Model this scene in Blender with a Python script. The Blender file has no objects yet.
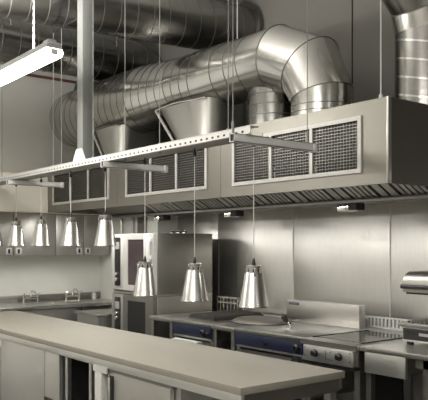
import bpy, bmesh, math, random
from mathutils import Vector, Matrix
random.seed(7)
S = bpy.context.scene
COL = S.collection
PI = math.pi

# ------------------------------------------------------------ materials
def new_mat(name):
    m = bpy.data.materials.new(name); m.use_nodes = True
    nt = m.node_tree; b = nt.nodes['Principled BSDF']
    return m, nt, b

def plain(name, col, rough=.5, metal=0., bump=0., scale=20., var=.0, stretch=(1, 1, 1), emis=None, es=0., spec=None):
    m, nt, b = new_mat(name)
    b.inputs['Base Color'].default_value = (*col, 1)
    b.inputs['Roughness'].default_value = rough
    b.inputs['Metallic'].default_value = metal
    if spec is not None: b.inputs['Specular IOR Level'].default_value = spec
    if emis:
        b.inputs['Emission Color'].default_value = (*emis, 1)
        b.inputs['Emission Strength'].default_value = es
    if bump or var:
        tc = nt.nodes.new('ShaderNodeTexCoord'); mp = nt.nodes.new('ShaderNodeMapping')
        mp.inputs['Scale'].default_value = stretch
        nz = nt.nodes.new('ShaderNodeTexNoise'); nz.inputs['Scale'].default_value = scale
        nz.inputs['Detail'].default_value = 4
        nt.links.new(tc.outputs['Object'], mp.inputs['Vector']); nt.links.new(mp.outputs[0], nz.inputs['Vector'])
        if bump:
            bp = nt.nodes.new('ShaderNodeBump'); bp.inputs['Strength'].default_value = bump
            bp.inputs['Distance'].default_value = .01
            nt.links.new(nz.outputs['Fac'], bp.inputs['Height']); nt.links.new(bp.outputs[0], b.inputs['Normal'])
        if var:
            mr = nt.nodes.new('ShaderNodeMapRange')
            mr.inputs['From Min'].default_value = .3; mr.inputs['From Max'].default_value = .7
            mr.inputs['To Min'].default_value = max(.02, rough-var); mr.inputs['To Max'].default_value = rough+var
            nt.links.new(nz.outputs['Fac'], mr.inputs['Value']); nt.links.new(mr.outputs[0], b.inputs['Roughness'])
            mx = nt.nodes.new('ShaderNodeMix'); mx.data_type = 'RGBA'
            mx.inputs['A'].default_value = (*[c*.9 for c in col], 1); mx.inputs['B'].default_value = (*[min(1, c*1.08) for c in col], 1)
            nt.links.new(nz.outputs['Fac'], mx.inputs['Factor']); nt.links.new(mx.outputs['Result'], b.inputs['Base Color'])
    return m

STEEL = plain('brushed_steel', (.56, .55, .52), .34, 1., .015, 30, .06, (1, 1, 14))
HOODST = plain('hood_steel', (.29, .278, .245), .42, 1., .02, 14, .07, (12, 1, 1))
WALLST = plain('wall_steel', (.60, .59, .56), .37, 1., .012, 9, .05, (7, 7, .6))
DKSTEEL = plain('dull_steel', (.32, .31, .29), .42, 1., .02, 20, .08)
SHADEST = plain('hood_side_steel', (.20, .19, .175), .5, 1., .02, 20, .08)  # steel with the shade of dim ends and undersides put into its colour
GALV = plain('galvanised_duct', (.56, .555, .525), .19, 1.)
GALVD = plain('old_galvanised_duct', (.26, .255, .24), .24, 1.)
BOOTM = plain('dull_galvanised', (.56, .555, .525), .38, 1.)
SEAM = plain('duct_seam', (.20, .195, .185), .4, .8)
FOIL = plain('crinkled_duct', (.27, .265, .25), .22, 1., .10, 10, 0, (1, 1, 2.5))
ALU = plain('brushed_aluminium', (.50, .49, .465), .27, 1.)
CHROME = plain('chrome', (.8, .79, .76), .12, 1.)
RAILW = plain('pale_coated_steel', (.58, .57, .54), .45, .25, .02, 30, .05)
TRAY = plain('galvanised_tray', (.42, .41, .38), .5, .85, .1, 60, .1)
RODM = plain('hanger_steel', (.30, .30, .28), .5, .7)
CHAN = plain('grey_channel', (.66, .66, .65), .55, .1, .15, 60, .1)
POST = plain('grey_painted_post', (.20, .205, .195), .5, .3, .02, 30, .05)
PAINT = plain('wall_paint', (.68, .67, .625), .75, 0, .02, 3, .05)
SHADEPAINT = plain('rear_wall_paint', (.19, .182, .165), .8, 0, .02, 3, .05)  # the unlit rear wall's shade is put into this dark colour
CEIL = plain('ceiling_paint', (.70, .69, .66), .85, 0, .02, 3, .05)
CREAM = plain('cream_boxing', (.84, .80, .71), .6, 0, .01, 3, .04)
PIER = plain('pale_wall_board', (.72, .72, .67), .5, 0, .01, 3, .04)
SPLASH = plain('splashback_board', (.66, .67, .62), .35, 0, .01, 3, .04)
FLOOR = plain('floor_vinyl', (.20, .195, .185), .5, 0, .04, 40, .1)
WOOD = plain('pale_worktop', (.245, .226, .187), .55, 0, .015, 6, .06, (1, 8, 8))
BLACK = plain('black_plastic', (.012, .012, .013), .35)
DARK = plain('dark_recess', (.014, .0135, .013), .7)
GLASS = plain('dark_oven_glass', (.05, .035, .038), .12, 0, spec=.6)
HOB = plain('black_ceramic_hob', (.012, .012, .012), .06, 0, spec=.8)
BLUE = plain('blue_enamel', (.012, .017, .040), .4, .1)
WHITEH = plain('white_handle', (.88, .87, .84), .35)
WHITEP = plain('white_enamel', (.55, .55, .525), .35)
BLUEINK = plain('blue_ink', (.02, .03, .07), .5)
CAST = plain('cast_iron', (.12, .11, .10), .5, .6, .2, 40, .1)
PANM = plain('worn_pan_steel', (.09, .083, .07), .5, .1, .08, 12, .1)
RED = plain('red_brown_pipe', (.16, .07, .05), .5)
TUBE = plain('lit_diffuser', (1, 1, 1), .4, emis=(1, .97, .90), es=9)
LAMPGREY = plain('grey_plastic', (.32, .32, .31), .5)
BULB = plain('bulb_glass', (.55, .50, .45), .2)
CYAN = plain('cyan_plastic', (.02, .35, .42), .4)
FILT = plain('filter_steel', (.62, .61, .57), .5, .8)
RAILST = plain('polished_rail_steel', (.80, .79, .76), .3, 1.)
OVENST = plain('oven_steel', (.36, .35, .32), .38, 1.)
CABST = plain('cabinet_steel', (.66, .655, .63), .38, 1., .01, 20, .05, (1, 1, 10))
WCAB = plain('wall_cabinet_steel', (.48, .465, .435), .42, .9, .02, 10, .07, (1, 14, 1))

# ------------------------------------------------------------ mesh builder
class MB:
    def __init__(s): s.bm = bmesh.new(); s.smooth = set()
    def _xf(s, vs, M):
        if M: bmesh.ops.transform(s.bm, matrix=M, verts=vs)
    def box(s, a, b, mi=0, bev=0., M=None):
        x0, y0, z0 = [min(p, q) for p, q in zip(a, b)]; x1, y1, z1 = [max(p, q) for p, q in zip(a, b)]
        r = bmesh.ops.create_cube(s.bm, size=1.)
        vs = r['verts']
        for v in vs: v.co = Vector(((x0+x1)/2+v.co.x*(x1-x0), (y0+y1)/2+v.co.y*(y1-y0), (z0+z1)/2+v.co.z*(z1-z0)))
        fs = list({f for v in vs for f in v.link_faces})
        for f in fs: f.material_index = mi
        if bev:
            es = list({e for v in vs for e in v.link_edges})
            rr = bmesh.ops.bevel(s.bm, geom=es, offset=bev, segments=2, affect='EDGES', profile=.5)
            for f in rr['faces']: f.material_index = mi
            vs = list({v for f in rr['faces'] for v in f.verts} | {v for v in vs if v.is_valid})
        s._xf(vs, M); return s
    def rings(s, rings, mis=None, cap=(True, True), smooth=True, closed=True):
        """list of rings (equal-length vertex lists) skinned together"""
        R = [[s.bm.verts.new(p) for p in r] for r in rings]
        n = len(R[0])
        for i in range(len(R)-1):
            for j in range(n if closed else n-1):
                k = (j+1) % n
                f = s.bm.faces.new((R[i][j], R[i][k], R[i+1][k], R[i+1][j]))
                f.smooth = smooth; f.material_index = mis[i] if mis else 0
        if cap[0]: f = s.bm.faces.new(R[0][::-1]); f.material_index = mis[0] if mis else 0
        if cap[1]: f = s.bm.faces.new(R[-1]); f.material_index = mis[-1] if mis else 0
        return s
    def lathe(s, prof, c=(0, 0, 0), n=28, mi=0, axis='z', cap=(True, True), smooth=True):
        rg = []
        for r, h in prof:
            ring = []
            for j in range(n):
                t = 2*PI*j/n; x, y = max(r, 1e-4)*math.cos(t), max(r, 1e-4)*math.sin(t)
                p = {'z': (x, y, h), 'y': (x, h, -y), 'x': (h, x, y)}[axis]
                ring.append(Vector(p)+Vector(c))
            rg.append(ring)
        return s.rings(rg, [mi]*(len(rg)-1), cap, smooth)
    def cyl(s, a, b, r, n=14, mi=0, r2=None, smooth=True):
        a = Vector(a); b = Vector(b); d = (b-a).normalized()
        u = d.orthogonal().normalized(); w = d.cross(u)
        rg = [[p+u*math.cos(2*PI*j/n)*q+w*math.sin(2*PI*j/n)*q for j in range(n)] for p, q in ((a, r), (b, r2 or r))]
        return s.rings(rg, [mi], (True, True), smooth)
    def tube(s, pts, r, n=12, mi=0):
        pts = [Vector(p) for p in pts]; rg = []; u = None
        for i, p in enumerate(pts):
            if i == 0: d = pts[1]-p
            elif i == len(pts)-1: d = p-pts[-2]
            else: d = (pts[i+1]-p).normalized()+(p-pts[i-1]).normalized()
            d.normalize()
            u = d.orthogonal().normalized() if u is None else (u-d*u.dot(d)).normalized()
            w = d.cross(u); rr = r[i] if isinstance(r, (list, tuple)) else r
            rg.append([p+u*math.cos(2*PI*j/n)*rr+w*math.sin(2*PI*j/n)*rr for j in range(n)])
        return s.rings(rg, [mi]*(len(rg)-1))
    def prism(s, poly, lo, hi, axis='y', mi=0):
        """polygon in the two other axes, extruded along axis"""
        def P(p, h): return {'y': (p[0], h, p[1]), 'x': (h, p[0], p[1]), 'z': (p[0], p[1], h)}[axis]
        A = [s.bm.verts.new(P(p, lo)) for p in poly]; B = [s.bm.verts.new(P(p, hi)) for p in poly]
        n = len(poly); fs = [s.bm.faces.new(A[::-1]), s.bm.faces.new(B)]
        for i in range(n):
            k = (i+1) % n; fs.append(s.bm.faces.new((A[i], A[k], B[k], B[i])))
        for f in fs: f.material_index = mi
        return s
    def build(s, name, mats, parent=None, label=None):
        bmesh.ops.recalc_face_normals(s.bm, faces=s.bm.faces[:])
        if parent is not None:
            bmesh.ops.translate(s.bm, verts=s.bm.verts[:], vec=-Vector(parent.get('_w', (0, 0, 0))))
        me = bpy.data.meshes.new(name); s.bm.to_mesh(me); s.bm.free()
        me.set_sharp_from_angle(angle=math.radians(38))
        for m in (mats if isinstance(mats, (list, tuple)) else [mats]): me.materials.append(m)
        o = bpy.data.objects.new(name, me); COL.objects.link(o)
        if parent is not None:
            w = Vector(parent['_w']); o.parent = parent; o['_w'] = tuple(w)
        else: o['_w'] = (0., 0., 0.)
        if label: o['label'] = label
        return o

def thing(name, label, cat, loc=(0, 0, 0), group=None):
    o = bpy.data.objects.new(name, None); COL.objects.link(o); o.empty_display_size = .1
    o.location = loc; o['_w'] = tuple(float(v) for v in loc)
    o['label'] = label; o['category'] = cat
    if group: o['group'] = group
    return o
def tag(o, label, cat, group=None):
    o['label'] = label; o['category'] = cat
    if group: o['group'] = group
    return o
def struct(o): o['kind'] = 'structure'; return o
def copy_tree(o, parent=None, swap=None):
    c = o.copy(); COL.objects.link(c)
    if parent is not None: c.parent = parent
    for ch in list(o.children): copy_tree(ch, c)
    return c

# ------------------------------------------------------------ the room
XL, YB, ZC = -8.35, 4.9, 4.5
XR, YF = 3.2, -2.6
struct(MB().box((XL-.4, YF-.3, -.12), (XR+.3, YB+.4, 0)).build('floor', FLOOR))
struct(MB().box((XL-.4, YF-.3, ZC), (XR+.3, YB+.4, ZC+.12)).build('ceiling', CEIL))
struct(MB().box((XL-.2, YF, 0), (XL, YB, ZC)).build('wall_left', PAINT))
struct(MB().box((XR, YF, 0), (XR+.2, YB, ZC)).build('wall_right', PAINT))
struct(MB().box((XL-.2, YB, 0), (XR+.2, YB+.2, ZC)).build('wall_rear', SHADEPAINT))
struct(MB().box((XL-.2, YF-.2, 0), (XR+.2, YF, ZC)).build('wall_front', PAINT))
# pier beside the ovens and the boxing over the wall cabinets
struct(MB().box((XL, 4.6, 0), (-6.93, YB, 2.55)).build('wall_pier', PIER))
struct(MB().box((XL, 2.5, 2.0), (-7.8, 4.55, 2.45), bev=.004).build('wall_boxing', CREAM))
struct(MB().box((XL, 2.5, .98), (XL+.02, 4.6, 1.5)).build('wall_splashback', SPLASH))
# cladding sheets of the rear wall
seams = [-6.93, -6.13, -4.94, -3.765, -2.55, -1.3]
for i in range(len(seams)-1):
    struct(MB().box((seams[i]+.003, YB-.014, .05), (seams[i+1]-.003, YB, 2.0), bev=.002).build('wall_cladding', WALLST))
for i in range(1, len(seams)-1):
    struct(MB().box((seams[i]-.006, YB-.017, .05), (seams[i]+.006, YB-.012, 1.99)).build('trim_%d' % i, RAILW if i > 1 else DKSTEEL))
# joint strip and corner column on the upper rear wall
struct(MB().box((-4.20, YB-.006, 2.5), (-4.19, YB, ZC)).build('trim_5', DARK))
struct(MB().box((XL, 2.0, 4.34), (XL+.05, YB, 4.40)).build('trim_6', DKSTEEL))

# ------------------------------------------------------------ extraction hood
hood = thing('extraction_hood', 'long brushed steel extraction hood with three ventilation grilles above the cooking line', 'hood', (-5.3, 4.25, 1.94))
HX0, HX1, HY, HZ0, HZ1 = -7.8, -2.79, 3.6, 2.0, 2.55
GR = [(-4.30, -3.03), (-5.96, -4.69), (-7.62, -6.35)]
J = [HX1, -4.487, -6.15, HX0]
for i, (g0, g1) in enumerate(GR):
    x1, x0 = J[i]-.0015, J[i+1]+.0015
    m = MB()
    z0, z1 = 2.11, 2.43
    m.box((x0, HY, HZ0), (x1, HY+.03, z0)); m.box((x0, HY, z1), (x1, HY+.03, HZ1))
    m.box((x0, HY, z0), (g0, HY+.03, z1)); m.box((g1, HY, z0), (x1, HY+.03, z1))
    m.build('front_panel', HOODST, hood)
    fr = MB(); t = .028
    fr.box((g0-t, HY-.012, z0-t), (g1+t, HY+.002, z0)); fr.box((g0-t, HY-.012, z1), (g1+t, HY+.002, z1+t))
    fr.box((g0-t, HY-.012, z0), (g0, HY+.002, z1)); fr.box((g1, HY-.012, z0), (g1+t, HY+.002, z1))
    w = (g1-g0)/3
    for k in (1, 2): fr.box((g0+w*k-.014, HY-.012, z0), (g0+w*k+.014, HY+.002, z1))
    frame = fr.build('grille_frame', RAILW, hood)
    for k in range(3):
        a, b = g0+w*k+.014*(k > 0), g0+w*(k+1)-.014*(k < 2)
        q = MB(); q.box((a, HY+.035, z0), (b, HY+.04, z1), 1)
        n = 15
        for j in range(1, n):
            z = z0+(z1-z0)*j/n
            q.box((a, HY-.003, z-.0021), (b, HY+.012, z+.0021))
        nv = int((b-a)/.026)
        for j in range(1, nv):
            x = a+(b-a)*j/nv
            q.box((x-.0018, HY+.006, z0), (x+.0018, HY+.022, z1))
        q.build('grille_mesh', [DKSTEEL, DARK], frame)
m = MB(); m.box((HX1-.004, HY+.03, HZ0), (HX1, YB, HZ1)); m.build('side_panel', SHADEST, hood, 'dark shaded steel end panel')
m = MB(); m.box((HX1-.012, HY-.003, HZ0), (HX1+.004, HY+.03, HZ1+.002), bev=.002); m.build('corner_trim', STEEL, hood)
m = MB(); m.box((HX0, HY+.03, HZ0), (HX0+.004, YB, HZ1)); m.build('side_panel', HOODST, hood)
m = MB(); m.box((HX0, HY+.03, HZ1-.004), (HX1-.004, YB, HZ1)); m.build('top_panel', DKSTEEL, hood)
# baffle filters, sloping down to the gutter
def slope_pt(y): return 1.985+(4.36-y)*.55
fx = [-6.62, -6.17, -5.70, -5.23, -4.76, -4.29, -3.82, -3.35, -2.88]
for i in range(len(fx)-1):
    a, b = fx[i]+.012, fx[i+1]-.012
    q = MB()
    y0, y1 = 3.9, 4.36
    q.prism([(y0, slope_pt(y0)), (y1, slope_pt(y1)), (y1, slope_pt(y1)+.03), (y0, slope_pt(y0)+.03)], a, b, 'x', 1)
    for e in ((a, a+.068), (b-.068, b)):
        q.prism([(y0, slope_pt(y0)-.005), (y1, slope_pt(y1)-.005), (y1, slope_pt(y1)), (y0, slope_pt(y0))], e[0], e[1], 'x', 0)
    ns = 6
    for k in range(1, ns):
        x = a+.068+(b-a-.136)*k/ns
        q.prism([(y0, slope_pt(y0)-.005), (y1, slope_pt(y1)-.005), (y1, slope_pt(y1)), (y0, slope_pt(y0))], x-.0165, x+.0165, 'x', 0)
    q.build('baffle_filter', [FILT, BLACK], hood)
q = MB(); y0, y1 = 3.66, 4.36
q.prism([(y0, slope_pt(y0)-.014), (y1, slope_pt(y1)-.014), (y1, slope_pt(y1)), (y0, slope_pt(y0))], HX0+.005, fx[0], 'x')
q.build('blanking_plate', HOODST, hood, 'plain sloping steel plate left of the filters')
q = MB(); q.box((HX0+.005, 4.33, 1.945), (HX1-.005, 4.45, 1.972), bev=.003); q.build('gutter', SHADEST, hood)
q = MB(); q.box((HX0+.005, 4.45, 1.965), (HX1-.005, YB-.015, 1.995)); q.build('rear_channel', HOODST, hood)

q = MB(); q.cyl((-2.91, 3.68, HZ1), (-2.91, 3.68, ZC), .005, 8); q.cyl((-2.91, 3.68, HZ1), (-2.91, 3.68, HZ1+.04), .014, 8); q.build('hanger_rod', CHAN, hood)
q = MB(); q.cyl((-5.4, 4.55, HZ1), (-5.4, 4.55, ZC), .006, 8); q.build('hanger_rod', CHAN, hood)

cups = [(-3.885, -3.70, 'rightmost of the three'), (-5.36, -5.20, 'middle of the three'), (-6.62, -6.46, 'leftmost of the three')]
for x0, x1, t in cups:
    c = thing('grease_cup', 'small steel grease cup under the hood gutter, '+t, 'grease cup', ((x0+x1)/2, 4.40, 1.89), 'grease cups under the hood')
    MB().box((x0, 4.34, 1.882), (x1-.06, 4.46, 1.945), bev=.012).build('cup', CHROME, c)
    MB().box((x1-.059, 4.345, 1.892), (x1+.02, 4.45, 1.945), bev=.003).build('bracket', DARK, c)

# ------------------------------------------------------------ ducts
def duct(pts, rad, mat, name, label, spacing=.14, n=44, seam_w=.007, tilt=0.):
    """round duct along a polyline with mitred joints and thin folded seams"""
    pts = [Vector(p) for p in pts]; M = MB()
    dirs = [(pts[i+1]-pts[i]).normalized() for i in range(len(pts)-1)]
    u0 = Vector((0, 1, 0)) if abs(dirs[0].y) < .7 else Vector((1, 0, 0))
    def ring(p, d, r, pl):
        u = (u0-d*u0.dot(d)).normalized(); w = d.cross(u); out = []
        for j in range(n):
            t = 2*PI*j/n; q = p+u*math.cos(t)*r+w*math.sin(t)*r
            q += d*(((p-q).dot(pl))/d.dot(pl))
            out.append(q)
        return out
    def band(p, d, r, pl, wd):
        h = wd/2
        M.rings([ring(p-d*h, d, r-.003, pl), ring(p-d*h, d, r+.003, pl), ring(p+d*h, d, r+.003, pl), ring(p+d*h, d, r-.003, pl)], [1, 1, 1], (False, False))
    for i in range(len(pts)-1):
        a, b, d = pts[i], pts[i+1], dirs[i]; L = (b-a).length
        pa = (dirs[i-1]+d).normalized() if i > 0 else d
        pb = (d+dirs[i+1]).normalized() if i < len(dirs)-1 else d
        ra, rb = rad[i], rad[i+1]
        M.rings([ring(a, d, ra, pa), ring(b, d, rb, pb)], [0], (i == 0, i == len(pts)-2))
        k = max(1, int(round(L/spacing))) if spacing else 1
        for q in range(1, k):
            t = q/k
            band(a+d*L*t, d, ra+(rb-ra)*t, (d+u0.cross(d)*tilt).normalized(), seam_w)
        if i < len(dirs)-1: band(b, d, rb, pb, .008)
    return M

main = thing('ventilation_duct', 'large shiny galvanised spiral duct running above the hood and bending down into it', 'duct', (-6.2, 4.13, 3.2))
MY = 4.13
duct([(-8.14, MY, 3.215), (-6.35, MY, 3.20), (-5.7, MY, 3.20), (-5.15, MY, 3.20)], [.35, .35, .295, .295], GALV, '', '', .135, tilt=.12).build('duct_run', [GALV, SEAM], main)
duct([(-5.15, MY, 3.20), (-4.78, MY, 3.20), (-4.44, MY, 3.20)], [.295, .275, .275], GALV, '', '', .17).build('reducer', [GALV, SEAM], main)
duct([(-4.44, MY, 3.20), (-4.33, MY, 3.20), (-3.98, MY, 3.05), (-3.85, MY, 2.80), (-3.85, MY, 2.76)], [.275, .275, .268, .25, .25], GALV, '', '', 0).build('elbow', [GALV, SEAM], main)
duct([(-3.85, MY, 2.76), (-3.85, MY, 2.552)], [.247, .247], GALV, '', '', .05, seam_w=.006).build('drop_collar', [GALV, SEAM], main)
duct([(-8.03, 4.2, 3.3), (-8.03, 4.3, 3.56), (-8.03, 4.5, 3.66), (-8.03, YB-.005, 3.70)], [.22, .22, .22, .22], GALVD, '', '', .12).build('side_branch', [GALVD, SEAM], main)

def boot(x0, x1, xt0, xt1, ztop, yf):
    """branch boot: flat-fronted box with rounded corners, widening to the left where it meets the duct"""
    n = 40; rg = []; cy = MY; ry = MY-yf
    for a, b, z in ((x0, x1, 2.552), (x0, x1, 2.60), (xt0, xt1, ztop)):
        cx, rx = (a+b)/2, (b-a)/2; ring = []
        for j in range(n):
            t = 2*PI*j/n; c, s_ = math.cos(t), math.sin(t)
            q = (abs(c)**5+abs(s_)**5)**(-1/5)
            ring.append(Vector((cx+rx*c*q, cy+ry*s_*q, z)))
        rg.append(ring)
    return MB().rings(rg, [0, 0])
for x0, x1, xt0, xt1, zt, yf in ((-5.55, -5.02, -5.87, -5.00, 2.96, 3.86), (-6.95, -6.55, -7.20, -6.53, 2.92, 3.86)):
    boot(x0, x1, xt0, xt1, zt, yf).build('branch_boot', BOOTM, main)
    f = MB(); f.tube([(x0-.005, yf+.02, 2.60), (xt0-.005, yf+.02, zt-.005)], .013, 6); f.build('boot_seam', RAILW, main, 'pale folded seam strip')
    f = MB(); f.tube([(xt0, yf+.01, zt), ((xt0+xt1)/2-.1, yf+.005, zt+.02), (xt1-.03, yf+.005, zt-.005)], .008, 6); f.build('boot_seam', GALV, main)
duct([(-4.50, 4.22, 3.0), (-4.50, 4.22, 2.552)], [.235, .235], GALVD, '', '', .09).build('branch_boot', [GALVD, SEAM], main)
MB().box((-7.2, 4.41, 2.552), (-6.78, 4.7, 2.95)).build('plenum', DKSTEEL, main)

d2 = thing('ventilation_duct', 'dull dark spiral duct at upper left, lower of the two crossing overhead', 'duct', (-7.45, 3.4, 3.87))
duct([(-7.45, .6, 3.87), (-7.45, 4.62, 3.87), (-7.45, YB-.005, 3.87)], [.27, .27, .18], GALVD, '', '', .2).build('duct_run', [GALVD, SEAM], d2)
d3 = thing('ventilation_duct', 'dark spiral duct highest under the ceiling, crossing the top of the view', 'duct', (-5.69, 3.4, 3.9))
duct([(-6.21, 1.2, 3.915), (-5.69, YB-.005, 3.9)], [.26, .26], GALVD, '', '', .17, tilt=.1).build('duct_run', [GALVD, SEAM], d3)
MB().lathe([(.31, YB-.06), (.31, YB-.02)], (-5.69, 0, 3.9), axis='y', n=36).build('wall_flange', GALVD, d3)
for y in (2.2, 3.7):
    hx = -5.69-(YB-y)*.1404
    q = MB(); q.cyl((hx, y, 4.158), (hx, y, ZC), .007); q.box((hx-.01, y-.02, 4.155), (hx+.01, y+.02, 4.19)); q.build('hanger_rod', DKSTEEL, d3)
for y in (2.9, 4.2):
    q = MB(); q.cyl((-7.2, y, 3.96), (-7.2, y, ZC), .007); q.build('hanger_rod', DKSTEEL, d2)
    q = MB(); q.cyl((-7.70, y, 3.92), (-7.70, y, ZC), .007); q.build('hanger_rod', DKSTEEL, d2)
d4 = thing('ventilation_duct', 'crinkled shiny vertical duct rising from the hood beside its right-hand corner', 'duct', (-3.08, 4.46, 2.55))
duct([(-3.08, 4.46, 2.552), (-3.08, 4.46, 3.22)], [.25, .25], FOIL, '', '', .13, tilt=.25, seam_w=.014).build('duct_run', [FOIL, GALV], d4)
duct([(-3.08, 4.46, 3.22), (-3.08, 4.40, 3.42), (-3.08, 4.18, 3.60), (-3.08, 3.85, 3.66), (-3.08, 2.2, 3.66)], [.255, .255, .255, .255, .255], GALV, '', '', .3).build('elbow', [GALV, SEAM], d4)

# red-brown sprinkler pipe on the left wall
p = MB(); p.cyl((XL+.03, 3.3, 3.75), (XL+.03, 4.85, 3.75), .018)
tag(p.build('water_pipe', RED), 'thin red-brown pipe along the left wall below the dark ducts', 'pipe')

# ------------------------------------------------------------ lamp gantry
gz = 2.285
gan = thing('lamp_gantry', 'suspended perforated steel gantry carrying the heat lamps above the island worktop', 'lamp gantry', (-5.2, 2.85, gz))
rx0, rx1, RY = -8.0, -3.19, 2.79
q = MB()
q.box((rx0, RY, gz), (rx1, RY+.006, gz+.045)); q.box((rx0, RY, gz+.043), (rx1, RY+.07, gz+.05)); q.box((rx0, RY-.012, gz-.003), (rx1, RY+.02, gz+.002))
x = rx0+.05
while x < rx1-.03:
    q.box((x, RY-.002, gz+.012), (x+.018, RY+.001, gz+.024), 1); x += .06
q.build('perforated_rail', [RAILW, DARK], gan)
q = MB(); q.box((rx0, RY+.021, gz-.001), (-3.272, 2.97, gz+.008)); q.box((rx0, 2.965, gz-.001), (-3.272, 2.97, gz+.03))
q.build('cable_tray', TRAY, gan)
for cx, y0, y1 in ((-3.245, 2.69, 3.41), (-4.93, 2.74, 3.36), (-6.90, 2.74, 3.36)):
    q = MB(); z0, z1 = gz-.055, gz-.004
    q.box((cx-.024, y0, z0), (cx-.020, y1, z1)); q.box((cx+.020, y0, z0), (cx+.024, y1, z1))
    q.box((cx-.024, y0, z0), (cx+.024, y1, z0+.004)); q.box((cx-.024, y0, z1-.004), (cx+.024, y1, z1))
    q.box((cx-.020, y0+.01, z0+.004), (cx+.020, y0+.014, z1-.004), 1)
    q.build('cross_channel', [CHAN, BLACK], gan)
    q = MB(); q.box((cx-.03, y1-.04, z0-.008), (cx+.03, y1+.005, z1+.004), bev=.012); q.build('channel_end_clamp', CHAN, gan)
q = MB(); q.box((-5.475, RY+.01, gz+.05), (-5.375, RY+.11, ZC), bev=.006)
q.build('post', POST, gan)
q = MB(); q.box((-6.05, 2.834, 3.585), (-5.476, 2.846, 3.597)); q.build('strut', BLACK, gan)
q = MB(); q.prism([(-5.54, gz+.05), (-5.31, gz+.05), (-5.375, gz+.15), (-5.475, gz+.15)], RY, RY+.009); q.build('gusset', RAILW, gan)
for x, y in ((-7.29, 2.84), (-6.03, 2.84), (-5.86, 2.84), (-5.26, 2.84), (-4.74, 2.84), (-4.25, 2.84), (-3.46, 2.84), (-3.245, 2.70), (-3.245, 3.34)):
    q = MB(); q.cyl((x, y, gz), (x, y, 3.59 if -6.1 < x < -5.8 or x < -7 else ZC), .003, 8); q.cyl((x, y, gz-.01), (x, y, gz+.07), .009, 8)
    q.build('hanger_rod', RODM, gan)

# ------------------------------------------------------------ heat lamps
LY = 2.92
def make_lamp(cord_top, zb, label):
    """zb = height of the shade rim; the origin sits at the rim"""
    t = thing('heat_lamp', label, 'lamp', (0, 0, 0), 'heat lamps over the island worktop')
    q = MB()
    q.lathe([(.082, .004), (.088, .0), (.094, .0), (.0955, .006), (.0925, .012), (.056, .215), (.053, .220), (.048, .220), (.083, .012), (.082, .004)], n=36, cap=(False, False))
    q.build('shade', ALU, t)
    q = MB()
    q.lathe([(.047, .215), (.047, .250), (.0505, .252), (.0505, .264), (.048, .266), (.0, .267)], n=32)
    for k in range(8):
        a = k*PI/4; q.box((.0465, -.004, .224), (.048, .004, .242), 1, M=Matrix.Rotation(a, 4, 'Z'))
    for a in (-.6, 2.54): q.box((.046, -.006, .20), (.062, .006, .25), 0, .002, Matrix.Rotation(a, 4, 'Z'))
    q.build('neck', [ALU, DARK], t)
    MB().lathe([(.012, .266), (.012, .278), (.007, .30), (.004, .31)], n=14).build('cord_grip', BLACK, t)
    MB().lathe([(.0, .05), (.025, .055), (.038, .08), (.036, .11), (.022, .15), (.020, .20)], n=18).build('bulb', BULB, t)
    L = cord_top-zb
    q = MB(); q.cyl((0, 0, .29), (0, 0, L), .0032, 8); q.build('cord', RAILW, t)
    MB().lathe([(.004, L-.055), (.013, L-.048), (.013, L-.028), (.005, L-.02), (.005, L)], n=14).build('ceiling_hook', BLACK, t)
    return t
low_lab = ['aluminium heat lamp hanging low before the steel wall, rightmost of all',
           'aluminium heat lamp hanging low before the grey oven side',
           'aluminium heat lamp hanging low before the oven door handle']
high_lab = ['raised aluminium heat lamp just left of the oven control panel',
            'raised aluminium heat lamp, second left of the oven control panel',
            'raised aluminium heat lamp, middle one of the five high lamps',
            'raised aluminium heat lamp, second from the left edge',
            'raised aluminium heat lamp cut off by the left edge']
xs = [-3.305, -3.93, -4.575, -5.195, -5.835, -6.475, -7.10, -7.72]
zl = 1.213; zh = 1.597
lampL = make_lamp(gz-.001, zl, low_lab[0]); lampH = make_lamp(gz-.001, zh, high_lab[0])
for i in range(8):
    pr, z, lab, first = (lampL, zl, low_lab, i == 0) if i < 3 else (lampH, zh, high_lab, i == 3)
    o = pr if first else copy_tree(pr)
    o.location = (xs[i], LY, z)
    o.rotation_euler.z = i*.7
    o['label'] = lab[i if i < 3 else i-3]

# ------------------------------------------------------------ fluorescent battens
def batten(loc, L, label, chain=True):
    t = thing('batten_light', label, 'ceiling light', loc)
    x, y, z = loc
    q = MB(); q.box((x-L, y-.055, z+.055), (x, y+.055, z+.10), bev=.01)
    q.box((x-.12, y-.03, z+.10), (x-.03, y+.03, z+.125), bev=.004); q.build('housing', LAMPGREY, t)
    pf = [(-.058, .055), (-.066, .03), (-.055, .004), (-.03, -.012), (.03, -.012), (.055, .004), (.066, .03), (.058, .055)]
    m = MB(); m.prism([(y+a, z+b) for a, b in pf], x-L, x, 'x'); m.build('diffuser', TUBE, t)
    for e in (0, 1):
        xx = x+.004 if e == 0 else x-L-.004
        m = MB(); m.box((xx-.004, y-.022, z+.012), (xx+.004, y+.022, z+.05)); m.build('end_socket', RAILW, t)
    for cx in (x-.34, x-L+.34):
        m = MB(); k = 0; zz = z+.10
        while zz < ZC-.01:
            m.box((cx-.006, y-.002, zz), (cx+.006, y+.002, zz+.03)) if k % 2 else m.box((cx-.002, y-.006, zz), (cx+.002, y+.006, zz+.03))
            zz += .026; k += 1
        m.box((cx-.02, y-.06, z+.05), (cx+.02, y+.06, z+.058))
        m.build('chain', CHAN, t)
    return t
batten((-4.40, 2.08, 2.89), 1.55, 'lit fluorescent batten hanging on chains at the upper left')
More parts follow.
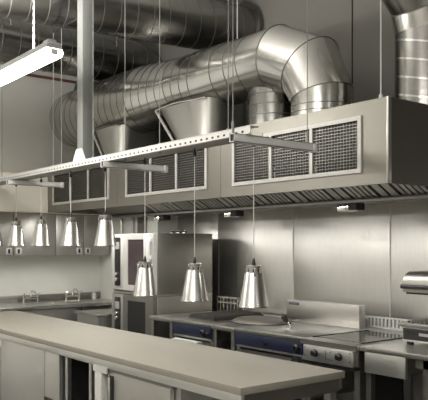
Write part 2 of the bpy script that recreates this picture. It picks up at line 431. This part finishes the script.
for i, (x, y, z, w) in enumerate(((-4.93, .5, 2.88, 0), (-1.2, .9, 3.35, 2), (-1.4, -1.2, 3.35, 0), (.9, -.9, 3.35, 0), (1.9, 2.2, 3.35, 0))):  # unseen battens added for light and for reflections in the steel
    batten((x, y, z), 1.55, ['lit fluorescent batten left of the island, out of the picture', 'lit fluorescent batten above and right of the viewpoint', 'lit fluorescent batten behind the island', 'lit fluorescent batten behind the viewpoint', 'lit fluorescent batten at the far right of the room'][i])

def area(name, loc, size, power, rot=(0, 0, 0), col=(1, .975, .935)):
    l = bpy.data.lights.new(name, 'AREA'); l.shape = 'RECTANGLE'; l.size, l.size_y = size; l.energy = power; l.color = col
    o = bpy.data.objects.new(name, l); COL.objects.link(o); o.location = loc; o.rotation_euler = rot
    return o
area('batten_lamp', (-5.17, 2.08, 2.872), (1.45, .1), 38)
for bx, by, bz, bp in ((-5.17, 2.08, 3.02, 95), (-5.7, .5, 3.0, 140), (-1.97, .9, 3.47, 20), (-2.17, -1.2, 3.47, 50), (.12, -.9, 3.47, 15)):
    area('batten_uplight', (bx, by, bz), (1.4, .08), bp, (PI, 0, 0))  # added lamps aimed up to brighten the ceiling and upper walls
area('batten_lamp', (-5.7, .5, 2.86), (1.45, .1), 22)  # this and the lamps below belong to the added unseen battens
area('batten_lamp', (-1.97, .9, 3.33), (1.5, .1), 35)
area('batten_lamp', (-2.17, -1.2, 3.33), (1.5, .1), 30)
area('batten_lamp', (.12, -.9, 3.33), (1.5, .1), 45)
area('batten_lamp', (1.12, 2.2, 3.33), (1.5, .1), 22)
# window added out of view in the left wall to light the steel
wf = MB()
wy0, wy1, wz0, wz1 = -2.3, 2.25, 1.35, 3.3
for a, b in (((XL, wy0-.06, wz0-.06), (XL+.05, wy1+.06, wz0)), ((XL, wy0-.06, wz1), (XL+.05, wy1+.06, wz1+.06)), ((XL, wy0-.06, wz0), (XL+.05, wy0, wz1)), ((XL, wy1, wz0), (XL+.05, wy1+.06, wz1)), ((XL, .17, wz0), (XL+.05, .23, wz1))): wf.box(a, b)
struct(wf.build('window_1', RAILW))
area('window_daylight', (XL+.06, (wy0+wy1)/2, (wz0+wz1)/2), (wz1-wz0, wy1-wy0), 14, (0, -PI/2, 0), (1, .975, .93))
# strip lights inside the hood canopy
for x, L, pw in ((-4.65, 3.4, 26), (-6.95, 1.0, 14)):
    area('hood_lamp', (x, 3.71, 2.035), (L, .13), pw)

# ------------------------------------------------------------ wall cabinets (left wall)
CX = -8.0
def wall_cab(y0, y1, label, handles):
    t = thing('wall_cabinet', label, 'cabinet', (CX-.17, (y0+y1)/2, 1.48), 'steel wall cabinets')
    MB().box((XL+.001, y0+.002, 1.48), (CX-.022, y1-.002, 1.998)).build('body', WCAB, t)
    ym = (y0+y1)/2
    for a, b in ((y0, ym), (ym, y1)):
        d = MB().box((CX-.02, a+.004, 1.485), (CX, b-.004, 1.99), bev=.003).build('door', WCAB, t)
        hy = b-.06 if b == ym else a+.06
        h = MB(); h.box((CX-.001, hy-.035, 1.50), (CX+.008, hy+.035, 1.575), 0, .002)
        h.box((CX+.0075, hy-.014, 1.512), (CX+.0095, hy+.014, 1.563), 1)
        h.build('handle', [RAILW, DARK], d)
    return t
wall_cab(2.72, 3.80, 'steel wall cabinet above the left tap, with square recessed handles', None)
wall_cab(3.80, 4.56, 'steel wall cabinet nearest the ovens, right of the others', None)

# ------------------------------------------------------------ sink counter (left wall)
sk = thing('sink_counter', 'long stainless steel sink counter under the wall cabinets along the left wall', 'counter', (-8.0, 3.0, 0))
q = MB(); q.box((XL+.001, 2.4, .862), (-7.65, 3.35, .9), bev=.004); q.box((XL+.001, 3.35, .862), (-8.16, 3.85, .9)); q.box((-7.76, 3.35, .862), (-7.65, 3.85, .9))
q.box((XL+.001, 3.85, .862), (-7.65, 4.598, .9)); q.build('worktop', STEEL, sk)
q = MB(); q.box((XL+.021, 2.4, .90), (XL+.04, 4.598, .985), bev=.003); q.build('upstand', DKSTEEL, sk)
q = MB(); q.box((-8.16, 3.35, .70), (-7.76, 3.36, .9)); q.box((-8.16, 3.84, .70), (-7.76, 3.85, .9)); q.box((-8.16, 3.35, .70), (-8.15, 3.85, .9)); q.box((-7.77, 3.35, .70), (-7.76, 3.85, .9)); q.box((-8.16, 3.35, .69), (-7.76, 3.85, .70)); q.build('basin', STEEL, sk)
for y in (2.5, 4.0, 4.5):
    q = MB(); q.box((-7.72, y, 0), (-7.68, y+.04, .862)); q.build('leg', STEEL, sk)
q = MB(); q.box((-8.3, 3.0, .12), (-7.70, 3.95, .85)); q.build('cupboard', CABST, sk)
q = MB(); q.box((-8.3, 2.45, .25), (-7.7, 3.0, .28)); q.build('undershelf', DKSTEEL, sk)
def tap(y, label):
    t = thing('bridge_tap', label, 'tap', (-8.2, y, .9))
    q = MB()
    for s_ in (-.09, .09): q.cyl((-8.2, y+s_, .9), (-8.2, y+s_, .975), .014); q.cyl((-8.2, y+s_, .9), (-8.2, y+s_, .908), .026)
    q.cyl((-8.2, y-.1, .955), (-8.2, y+.1, .955), .013); q.build('body', CHROME, t)
    for s_ in (-.09, .09):
        q = MB(); q.cyl((-8.2, y+s_, .975), (-8.2, y+s_, 1.0), .02); q.tube([(-8.2, y+s_, 1.0), (-8.14, y+s_*1.2, 1.015)], .008); q.build('lever', CHROME, t)
    q = MB(); q.tube([(-8.2, y, .955), (-8.2, y, 1.01), (-8.17, y, 1.045), (-8.11, y, 1.05), (-8.06, y, 1.02)], .012); q.build('spout', CHROME, t)
tap(3.56, 'chrome bridge tap with two levers at the left on the sink counter')
tap(4.13, 'chrome bridge tap with two levers on the sink counter nearer the ovens')
q = MB(); q.lathe([(.0, .9), (.03, .9), (.032, .93), (.028, .97), (.012, .985), (.012, 1.0), (0, 1.0)], (-8.2, 4.44, 0), 18)
tag(q.build('soap_bottle', RAILW), 'small pale bottle at the wall end of the sink counter', 'bottle')
q = MB(); q.lathe([(.0, .9), (.06, .901), (.085, .918), (.08, .918), (.055, .906), (0, .905)], (-7.9, 3.98, 0), 24)
tag(q.build('shallow_dish', WHITEP), 'small pale dish on the sink counter between the two taps', 'dish')

# low worktable in front of the corner
t = thing('worktable', 'low steel worktable standing between the sink counter and the ovens', 'table', (-7.2, 4.15, 0))
MB().box((-7.5, 3.8, .80), (-6.95, 4.55, .835), bev=.003).build('table_top', STEEL, t)
MB().box((-7.48, 3.83, .66), (-6.97, 4.5, .80)).build('drawer_box', CABST, t)
for x in (-7.47, -7.01):
    for y in (3.82, 4.48): MB().box((x, y, 0), (x+.04, y+.04, .66)).build('leg', STEEL, t)

# ------------------------------------------------------------ combi ovens
OX0, OX1, OY0, OY1 = -6.89, -6.0, 3.95, 4.70
def oven(z0, z1, label, low):
    t = thing('combi_oven', label, 'oven', ((OX0+OX1)/2, (OY0+OY1)/2, z0))
    MB().box((OX0, OY0+.03, z0), (OX1, OY1, z1), bev=.006).build('body', OVENST, t)
    # control column
    q = MB(); q.box((OX0+.005, OY0, z0+.02), (OX0+.26, OY0+.03, z1-.005), bev=.003); q.build('control_column', RAILW if not low else STEEL, t)
    q = MB(); q.box((OX0+.08, OY0-.006, z0+.06 if not low else z0+.05), (OX0+.20, OY0, z1-.04), 0, .002)
    q.box((OX0+.095, OY0-.008, z1-.17), (OX0+.185, OY0-.005, z1-.09), 1); q.build('control_panel', [BLACK, LAMPGREY], t)
    for k, zz in enumerate((z0+.13, z0+.19) if not low else (z1-.22, z1-.27)):
        q = MB(); q.lathe([(.022, 0), (.022, -.02), (.015, -.026), (0, -.026)], (OX0+.14, OY0-.006, zz), 16, axis='y'); q.build('knob', CHROME, t)
    d = MB()
    a, b = OX0+.275, OX1-.005
    zz0, zz1 = z0+.02, z1-.005
    g = (a+.10, b-.155, zz0+.06, zz1-.06)
    d.box((a, OY0-.015, zz0), (g[0], OY0+.03, zz1)); d.box((g[1], OY0-.015, zz0), (b, OY0+.03, zz1))
    d.box((g[0], OY0-.015, zz0), (g[1], OY0+.03, g[2])); d.box((g[0], OY0-.015, g[3]), (g[1], OY0+.03, zz1))
    dd = d.build('door', RAILW if not low else OVENST, t)
    MB().box((g[0], OY0-.008, g[2]), (g[1], OY0+.02, g[3])).build('window', GLASS if not low else BLACK, dd)
    if not low:
        q = MB(); q.box((b-.10, OY0-.075, z0+.32), (b-.02, OY0-.045, z1-.005), 0, .008); q.box((b-.08, OY0-.05, z0+.36), (b-.04, OY0-.014, z0+.40)); q.box((b-.08, OY0-.05, z1-.09), (b-.04, OY0-.014, z1-.05))
        q.build('handle', WHITEH, dd)
        MB().box((b-.125, OY0-.0155, z0+.30), (b-.10, OY0-.0145, z1-.02)).build('handle_recess', DARK, dd)
        MB().box((b-.085, OY0-.07, z0+.285), (b-.035, OY0-.045, z0+.32), bev=.004).build('handle_foot', BLACK, dd)
    else:
        q = MB(); q.box((b-.14, OY0-.05, zz0+.02), (b-.09, OY0-.015, zz0+.16), bev=.01); q.build('handle', DKSTEEL, dd)
    return t
oven(1.10, 1.735, 'upper combi oven with bright door frame, dark window and white vertical handle', False)
oven(.42, 1.075, 'lower combi oven with black window, stacked beneath the other oven', True)
t = thing('oven_stand', 'steel stand between and below the two stacked ovens', 'stand', (-6.45, 4.3, 0))
MB().box((OX0-.0, OY0+.02, 1.077), (OX1+.0, OY1, 1.098)).build('spacer_shelf', STEEL, t)
MB().box((OX0, OY0+.03, .36), (OX1, OY1, .418)).build('stand_top', STEEL, t)
for x in (OX0, OX1-.05):
    for y in (OY0+.03, OY1-.05): MB().box((x, y, 0), (x+.05, y+.05, .36)).build('leg', STEEL, t)
for k, x in enumerate((-6.40, -6.285, -6.17)):
    q = MB(); q.lathe([(.0, 1.736), (.03, 1.736), (.032, 1.75), (.022, 1.762), (.010, 1.766), (.010, 1.778), (0, 1.778)], (x, 4.45, 0), 16)
    tag(q.build('vent_cap', CHROME), ['leftmost', 'middle', 'rightmost'][k]+' of the three small steel caps on top of the upper oven', 'cap', 'small caps on the oven')

# pipes on the pier left of the oven
for k, (x, c) in enumerate(((-7.72, CHROME), (-7.45, RAILW))):
    q = MB(); q.cyl((x, 4.57, .9), (x, 4.57, 1.99), .018)
    tag(q.build('wall_pipe', c), ['chrome vertical pipe on the pale pier, farther from the oven', 'pale vertical pipe on the pale pier, close to the oven'][k], 'pipe')
q = MB(); q.box((-7.36, 4.585, 1.2), (-7.16, 4.6, 1.99), bev=.002); struct(q.build('trim_7', DKSTEEL))

# ------------------------------------------------------------ cooking line
FY, BY = 3.82, 4.80
def leg(m, x, y, z=.86, w=.04): m.box((x, y, 0), (x+w, y+w, z))
# neutral bench left
def bench(x0, x1, label, legs=True, back=None):
    t = thing('steel_bench', label, 'bench', ((x0+x1)/2, 4.3, 0))
    MB().box((x0+.001, FY, .862), (x1-.001, BY, .9), bev=.001).build('worktop', STEEL, t)
    for x in (x0+.01, x1-.06):
        for y in (FY+.02, BY-.06):
            m = MB(); leg(m, x, y, .861, .045); m.build('leg', STEEL, t)
    MB().box((x0+.06, FY+.1, .3), (x1-.07, BY-.08, .32)).build('undershelf', DKSTEEL, t)
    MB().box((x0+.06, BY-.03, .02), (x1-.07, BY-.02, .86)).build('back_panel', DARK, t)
    return t
bench(-5.91, -5.515, 'narrow steel bench with an open dark bay beside the ovens')

def cook_unit(x0, x1, label, knobs, name='griddle'):
    t = thing(name, label, 'cooker', ((x0+x1)/2, 4.3, 0))
    MB().box((x0+.001, FY, .872), (x1-.001, BY, .905), bev=.001).build('top_plate', STEEL, t)
    MB().box((x0+.01, FY+.02, .745), (x1-.01, BY-.05, .871)).build('body', CABST, t)
    MB().box((x0+.012, FY+.004, .765), (x1-.012, FY+.019, .868), bev=.002).build('control_fascia', BLUE, t, 'dark blue enamel fascia')
    for kx, r in knobs:
        q = MB(); q.lathe([(r, 0), (r, -.018), (r*.75, -.03), (0, -.03)], (kx, FY+.004, .812), 20, axis='y'); q.box((kx-.004, FY-.034, .80), (kx+.004, FY-.024, .835)); q.build('knob', BLACK, t)
    for x in (x0+.005, x1-.045):
        for y in (FY+.03, BY-.1):
            m = MB(); leg(m, x, y, .744); m.build('leg', STEEL, t)
    q = MB(); q.box((x0+.05, FY+.03, .70), (x1-.05, FY+.045, .725)); q.box((x0+.05, FY+.03, .66), (x1-.05, FY+.04, .675)); q.build('drawer_rail', CHROME, t)
    MB().box((x0+.05, FY+.1, .40), (x1-.05, BY-.1, .655)).build('tray', CABST, t)
    return t
grl = cook_unit(-5.513, -4.90, 'chargrill with dark blue fascia, left one of the two blue-fronted cookers', [(-5.02, .032), (-4.945, .02)], 'chargrill')
q = MB(); q.box((-5.45, 3.98, .906), (-5.06, 4.60, .93), 1)
for k in range(10): q.box((-5.44+k*.038, 3.99, .931), (-5.425+k*.038, 4.59, .948), 0)
q.build('grate', [CAST, DARK], grl)
q = MB(); q.box((-5.44, FY-.05, .715), (-5.05, FY+.02, .728)); q.build('drip_shelf', WHITEP, grl)
bench(-4.898, -4.582, 'narrow open steel bench between the two blue-fronted cookers')
gr = cook_unit(-4.58, -3.757, 'griddle with dark blue fascia and steel backsplash, right one of the two blue-fronted cookers', [(-3.83, .034), (-4.17, .01)])
MB().box((-4.70, 4.56, .906), (-3.83, 4.64, 1.10), bev=.004).build('backsplash', STEEL, gr)
q = MB(); q.box((-4.665, 4.5575, 1.058), (-4.535, 4.5598, 1.080), 0); 
for k in range(7): q.box((-4.655+k*.016, 4.5565, 1.064), (-4.648+k*.016, 4.5575, 1.075), 1)
q.build('maker_badge', [BLUEINK, LAMPGREY], gr)
q = MB(); q.tube([(-4.20, 4.12, .906), (-4.205, 4.12, .935), (-4.225, 4.11, .965)], .006); q.cyl((-4.21, 4.12, .905), (-4.21, 4.12, .915), .03)
lv = q.build('lever', CHROME, gr)
q = MB(); q.tube([(-4.225, 4.11, .955), (-4.235, 4.10, .975), (-4.25, 4.09, 1.01), (-4.26, 4.085, 1.025)], [.008, .024, .026, .010]); q.build('lever_grip', DARK, lv)
q = MB(); q.cyl((-3.83, FY-.03, .71), (-3.83, FY+.03, .71), .028); q.build('drain_valve', BLACK, gr)
# broad shallow steel pan with raised lip lying on the bench and griddle
def mound(cx, cy, rx, ry, h, z):
    rg = []
    for k in range(9):
        t = k/8*PI/2; rr = math.cos(t)**.55 if k < 8 else .02
        rg.append([Vector((cx+rx*rr*math.cos(a), cy+ry*rr*math.sin(a), z+h*math.sin(t))) for a in [2*PI*j/36 for j in range(36)]])
    return MB().rings(rg)
t = thing('pan_cover', 'broad worn brown-grey domed pan cover lying left of the griddle backsplash', 'pan cover', (-4.87, 4.35, .905))
mound(-4.74, 4.28, .29, .235, .035, .916).build('dome', PANM, t)
q = MB(); q.rings([[Vector((-4.74+(.29+d)*math.cos(2*PI*j/40), 4.28+(.235+d)*math.sin(2*PI*j/40), h)) for j in range(40)] for d, h in ((.010, .906), (.014, .912), (.008, .921), (-.01, .921), (-.01, .906))], cap=(False, False)); q.build('rim', CAST, t)

# little wire rack against the wall
t = thing('wire_rack', 'small two-tier wire rack against the steel wall behind the chargrill', 'rack', (-5.75, 4.82, .9))
for zz in (.985, 1.04):
    q = MB(); q.box((-5.98, 4.82, zz), (-5.62, 4.828, zz+.012)); q.box((-5.98, 4.74, zz), (-5.62, 4.748, zz+.012)); q.box((-5.98, 4.74, zz), (-5.972, 4.828, zz+.012)); q.box((-5.628, 4.74, zz), (-5.62, 4.828, zz+.012))
    q.build('shelf_frame', CHROME, t)
q = MB()
for k in range(7): q.box((-5.975+k*.058, 4.742, .901), (-5.967+k*.058, 4.748, 1.05))
for k in range(2): q.box((-5.975+k*.348, 4.82, .901), (-5.967+k*.348, 4.828, 1.05))
q.build('upright', CHROME, t)

# hob with white control panel
t = thing('ceramic_hob', 'cooker with black ceramic hob and a pale two-knob control panel on the front', 'cooker', (-3.49, 4.3, 0))
q = MB(); q.box((-3.755, FY-.028, .866), (-3.205, BY, .902), bev=.001); q.build('top_frame', STEEL, t)
MB().box((-3.755, FY-.034, .862), (-3.205, FY-.0285, .900)).build('front_lip', SHADEST, t)  # dark strip standing in for the shadow on the front edge
MB().box((-3.72, 3.93, .9025), (-3.26, 4.52, .9065)).build('hob_glass', HOB, t)
q = MB()
for x in (-3.735, -3.262): q.box((x, 3.90, .9025), (x+.018, 4.55, .909))
q.build('hob_edge', DARK, t)
MB().box((-3.745, FY, .74), (-3.215, 4.6, .864)).build('body', DKSTEEL, t)
pn = MB().box((-3.70, FY-.055, .748), (-3.225, FY-.001, .860), bev=.004).build('control_panel', CABST, t)
for kx in (-3.58, -3.345):
    q = MB(); q.lathe([(.030, 0), (.030, -.006), (.022, -.010), (.022, -.028), (.016, -.034), (0, -.034)], (kx, FY-.055, .812), 24, axis='y'); q.box((kx-.004, FY-.092, .795), (kx+.004, FY-.085, .828)); q.build('knob', BLACK, pn)
q = MB()
for k in range(5): q.box((-3.48, FY-.0565, .79+k*.011), (-3.47, FY-.055, .796+k*.011))
for k in range(3): q.box((-3.48+k*.03, FY-.0565, .775), (-3.465+k*.03, FY-.055, .779))
for a, b in ((-3.685, .84), (-3.685, .78), (-3.43, .83), (-3.25, .84), (-3.25, .78)): q.box((a, FY-.0565, b), (a+.008, FY-.055, b+.01))
for s_ in (-3.58, -3.345):
    for a in range(-4, 5):
        th = a*.5; q.box((s_+.04*math.sin(th)-.0015, FY-.0565, .812+.04*math.cos(th)-.0015), (s_+.04*math.sin(th)+.0015, FY-.055, .812+.04*math.cos(th)+.0015))
q.build('scale_marks', BLUEINK, pn)
MB().box((-3.73, FY-.04, .725), (-3.215, FY+.02, .745)).build('lower_lip', BLACK, t)
for x in (-3.745, -3.27):
    for y in (FY+.02, 4.5):
        m = MB(); leg(m, x, y, .739, .05); m.build('leg', DKSTEEL, t)
MB().box((-3.69, 4.4, .05), (-3.28, 4.42, .73)).build('back_panel', DARK, t)

# right counter with drawer
t = thing('steel_counter', 'stainless steel counter with one plain drawer below at the right of the cookers', 'counter', (-2.4, 4.3, 0))
MB().box((-3.203, FY, .866), (-1.3, BY+.0, .9), bev=.001).build('worktop', STEEL, t)
dr = MB().box((-3.165, FY+.004, .722), (-2.825, FY+.03, .864), bev=.002).build('drawer', CABST, t)
MB().box((-3.15, FY+.031, .74), (-2.84, 4.4, .85)).build('drawer_box', DKSTEEL, t)
for x in (-3.19, -2.72, -2.58, -1.4):
    for y in (FY+.05, BY-.08):
        m = MB(); leg(m, x, y, .854, .045); m.build('leg', SHADEST, t)  # shade under the counter is put into the legs' dark colour
MB().box((-2.78, FY+.05, .80), (-1.4, FY+.07, .854)).build('apron', SHADEST, t)
MB().box((-3.14, BY-.1, .05), (-1.4, BY-.09, .85)).build('back_panel', SHADEST, t)
MB().box((-2.98, FY+.30, .35), (-2.60, FY+.32, .75)).build('inner_panel', SHADEST, t)
q = MB(); q.lathe([(0, .30), (.035, .30), (.037, .5), (.02, .54), (.02, .57), (0, .57)], (-2.66, FY+.2, 0), 18)
# bottle on an undershelf
MB().box((-2.95, FY+.1, .27), (-1.45, BY-.12, .299)).build('undershelf', DKSTEEL, t)
tag(q.build('cleaning_bottle', CYAN), 'cyan bottle on the undershelf at the bottom right corner', 'bottle')

# white slotted vent upstand
t = thing('slotted_vent', 'white slotted vent strip standing at the back of the counter right of the hob', 'vent', (-3.7, 4.77, .9))
q = MB(); q.box((-4.0+.01, 4.765, .902), (-3.3, 4.775, .918)); q.box((-3.99, 4.765, .985), (-3.3, 4.775, 1.0))
q.box((-3.99, 4.765, .918), (-3.90, 4.775, .985)); q.box((-3.36, 4.765, .918), (-3.3, 4.775, .985))
q.build('frame', WHITEP, t)
q = MB()
for k in range(14): q.box((-3.885+k*.039, 4.766, .918), (-3.865+k*.039, 4.774, .985))
q.build('slats', WHITEP, t)
MB().box((-3.99, 4.779, .905), (-3.3, 4.79, .998)).build('back_plate', LAMPGREY, t)

# contact grill and its raised lid
t = thing('contact_grill', 'steel contact grill with ribbed plate and black front on the counter at the right edge', 'grill', (-2.85, 4.30, .9))
q = MB(); q.box((-3.07, 4.12, .925), (-2.45, 4.62, 1.03), bev=.008); q.build('body', CABST, t)
q = MB(); q.box((-3.055, 4.108, .94), (-2.46, 4.119, 1.02), 0, .004); q.box((-2.92, 4.105, .975), (-2.84, 4.109, .995), 1); q.build('control_front', [BLACK, LAMPGREY], t)
q = MB(); q.box((-3.09, 4.09, 1.031), (-2.43, 4.64, 1.058), bev=.006)
for k in range(17): q.box((-3.05+k*.036, 4.14, 1.058), (-3.036+k*.036, 4.6, 1.068))
q.build('grill_plate', DKSTEEL, t)
for x in (-3.03, -2.52):
    for y in (4.16, 4.57):
        q = MB(); q.cyl((x, y, .901), (x, y, .926), .025); q.build('foot', BLACK, t)
lid = MB()
pf = [(4.10, 1.275), (4.10, 1.345), (4.115, 1.385), (4.15, 1.41), (4.20, 1.418), (4.50, 1.418), (4.52, 1.40), (4.52, 1.275)]
lid.prism(pf, -3.07, -2.35, 'x')
bmesh.ops.bevel(lid.bm, geom=[e for e in lid.bm.edges if abs(e.verts[0].co.x+3.07) < 1e-4 and abs(e.verts[1].co.x+3.07) < 1e-4], offset=.02, segments=3, affect='EDGES')
ld = lid.build('lid', OVENST, t, 'rounded steel lid raised above the plate')
q = MB(); q.tube([(-3.05, 4.085, 1.315), (-2.42, 4.085, 1.315)], .016, 14)
for x in (-3.04, -2.45): q.cyl((x, 4.085, 1.315), (x, 4.11, 1.31), .014)
q.build('handle', BLACK, ld)
MB().box((-3.03, 4.112, 1.262), (-2.44, 4.50, 1.274)).build('heating_plate', DARK, ld)
q = MB(); q.tube([(-2.5, 4.58, 1.05), (-2.5, 4.60, 1.25), (-2.5, 4.50, 1.36)], .018); q.build('lift_arm', DKSTEEL, t)

# ------------------------------------------------------------ island
isl = thing('island_counter', 'long stainless steel island counter with cupboards and open bays in the foreground', 'counter', (-4.95, 2.6, 0))
IX0, IX1, IY0, IY1 = -7.27, -2.615, 2.225, 2.99
q = MB(); q.box((IX0, IY0, .862), (IX1, IY1, .90), bev=.0015)
top = q.build('worktop_board', WOOD); tag(top, 'long pale beige solid worktop board lying on the island counter', 'worktop')
for a, b in ((IX0+.01, -4.672), (-4.668, IX1-.01)):
    MB().box((a, IY0+.012, .812), (b, IY0+.035, .860), bev=.001).build('front_rail', RAILST, isl)
MB().box((IX0+.01, IY1-.035, .80), (IX1-.01, IY1-.012, .860)).build('rear_rail', DKSTEEL, isl)
MB().box((IX1-.035, IY0+.036, .79), (IX1-.01, IY1-.036, .860)).build('end_rail', SHADEST, isl)
MB().box((IX0+.01, IY0+.036, .79), (IX0+.035, IY1-.036, .860)).build('end_rail', DKSTEEL, isl)
MB().box((IX0+.02, IY0+.036, .845), (IX1-.036, IY1-.036, .858)).build('under_plate', DKSTEEL, isl)
for x, y in ((IX1-.075, IY1-.09), (IX1-.075, IY0+.10), (IX0+.04, IY0+.04), (IX0+.04, IY1-.09)):
    MB().box((x, y, 0), (x+.05, y+.05, .79)).build('leg', DKSTEEL, isl)
# left cupboard
cb = thing('cupboard', 'steel cupboard under the left end of the island with one wide plain door', 'cupboard', (-5.3, 2.6, 0))
MB().box((-7.15, IY0+.05, .10), (-4.68, IY1-.05, .808)).build('body', CABST, cb)
MB().box((-5.80, IY0+.022, .12), (-4.935, IY0+.048, .808), bev=.003).build('door', CABST, cb)
MB().box((-7.1, IY0+.022, .12), (-5.84, IY0+.048, .808), bev=.003).build('door', CABST, cb)
MB().box((-4.925, IY0+.026, .12), (-4.685, IY0+.048, .808), bev=.002).build('filler_panel', CABST, cb)
MB().box((-5.80, IY0+.014, .74), (-5.765, IY0+.0215, .80)).build('handle', WHITEP, cb)
MB().box((-4.925, IY0+.02, .10), (-4.78, IY0+.0255, .465)).build('plinth_opening', DARK, cb)
# open bay
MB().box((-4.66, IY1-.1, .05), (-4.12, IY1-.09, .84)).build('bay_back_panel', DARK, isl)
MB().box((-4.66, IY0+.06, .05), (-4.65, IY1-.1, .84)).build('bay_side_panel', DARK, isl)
for x in (-4.61, -4.255):
    MB().box((x, IY0+.04, .02), (x+.035, IY0+.07, .811)).build('bay_post', CABST, isl)
MB().box((-4.66, IY0+.06, .03), (-4.0, IY1-.06, .05)).build('bay_floor', DKSTEEL, isl)
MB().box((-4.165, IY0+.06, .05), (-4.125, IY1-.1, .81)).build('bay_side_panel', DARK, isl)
q = MB(); q.box((-4.11, IY0+.004, .02), (-4.02, IY0+.05, .811), 0, .004); q.box((-4.13, IY0+.003, .775), (-3.95, IY0+.0115, .812)); q.build('bay_post', RAILW, isl, 'bright pale upright')
# fridge cabinet
fr = thing('undercounter_fridge', 'steel undercounter cabinet with vertical handle beneath the near end of the island', 'cupboard', (-3.6, 2.6, 0))
MB().box((-4.015, IY0+.055, .06), (-3.20, IY1-.06, .808)).build('body', CABST, fr)
dr = MB().box((-3.965, IY0+.02, .09), (-3.255, IY0+.05, .790), bev=.003).build('door', STEEL, fr)
MB().box((-3.98, IY0+.018, .791), (-3.23, IY0+.05, .808)).build('top_frame', DKSTEEL, fr)
q = MB(); q.box((-3.925, IY0-.004, .45), (-3.905, IY0+.008, .76), 0, .003); q.box((-3.92, IY0+.006, .47), (-3.91, IY0+.0205, .49)); q.box((-3.92, IY0+.006, .72), (-3.91, IY0+.0205, .74)); q.box((-3.94, IY0+.0185, .44), (-3.885, IY0+.0200, .77), 1); q.build('handle', [CHROME, DARK], dr)

# ------------------------------------------------------------ camera
cam = bpy.data.cameras.new('camera'); co = bpy.data.objects.new('camera', cam); COL.objects.link(co)
co.location = (0, 0, 1.6); co.rotation_euler = (PI/2, 0, math.radians(90-38.2))
cam.sensor_width = 36; cam.sensor_fit = 'HORIZONTAL'; cam.lens = 697/428*36; cam.shift_y = 46/428; cam.clip_start = .05
S.camera = co
w = bpy.data.worlds.new('world'); S.world = w; w.use_nodes = True
w.node_tree.nodes['Background'].inputs[0].default_value = (.5, .48, .44, 1); w.node_tree.nodes['Background'].inputs[1].default_value = .2
vs = S.view_settings; vs.view_transform = 'Standard'; vs.look = 'None'; vs.gamma = 1; vs.use_curve_mapping = False; vs.exposure = -0.15
for o in bpy.data.objects:
    if '_w' in o: del o['_w']
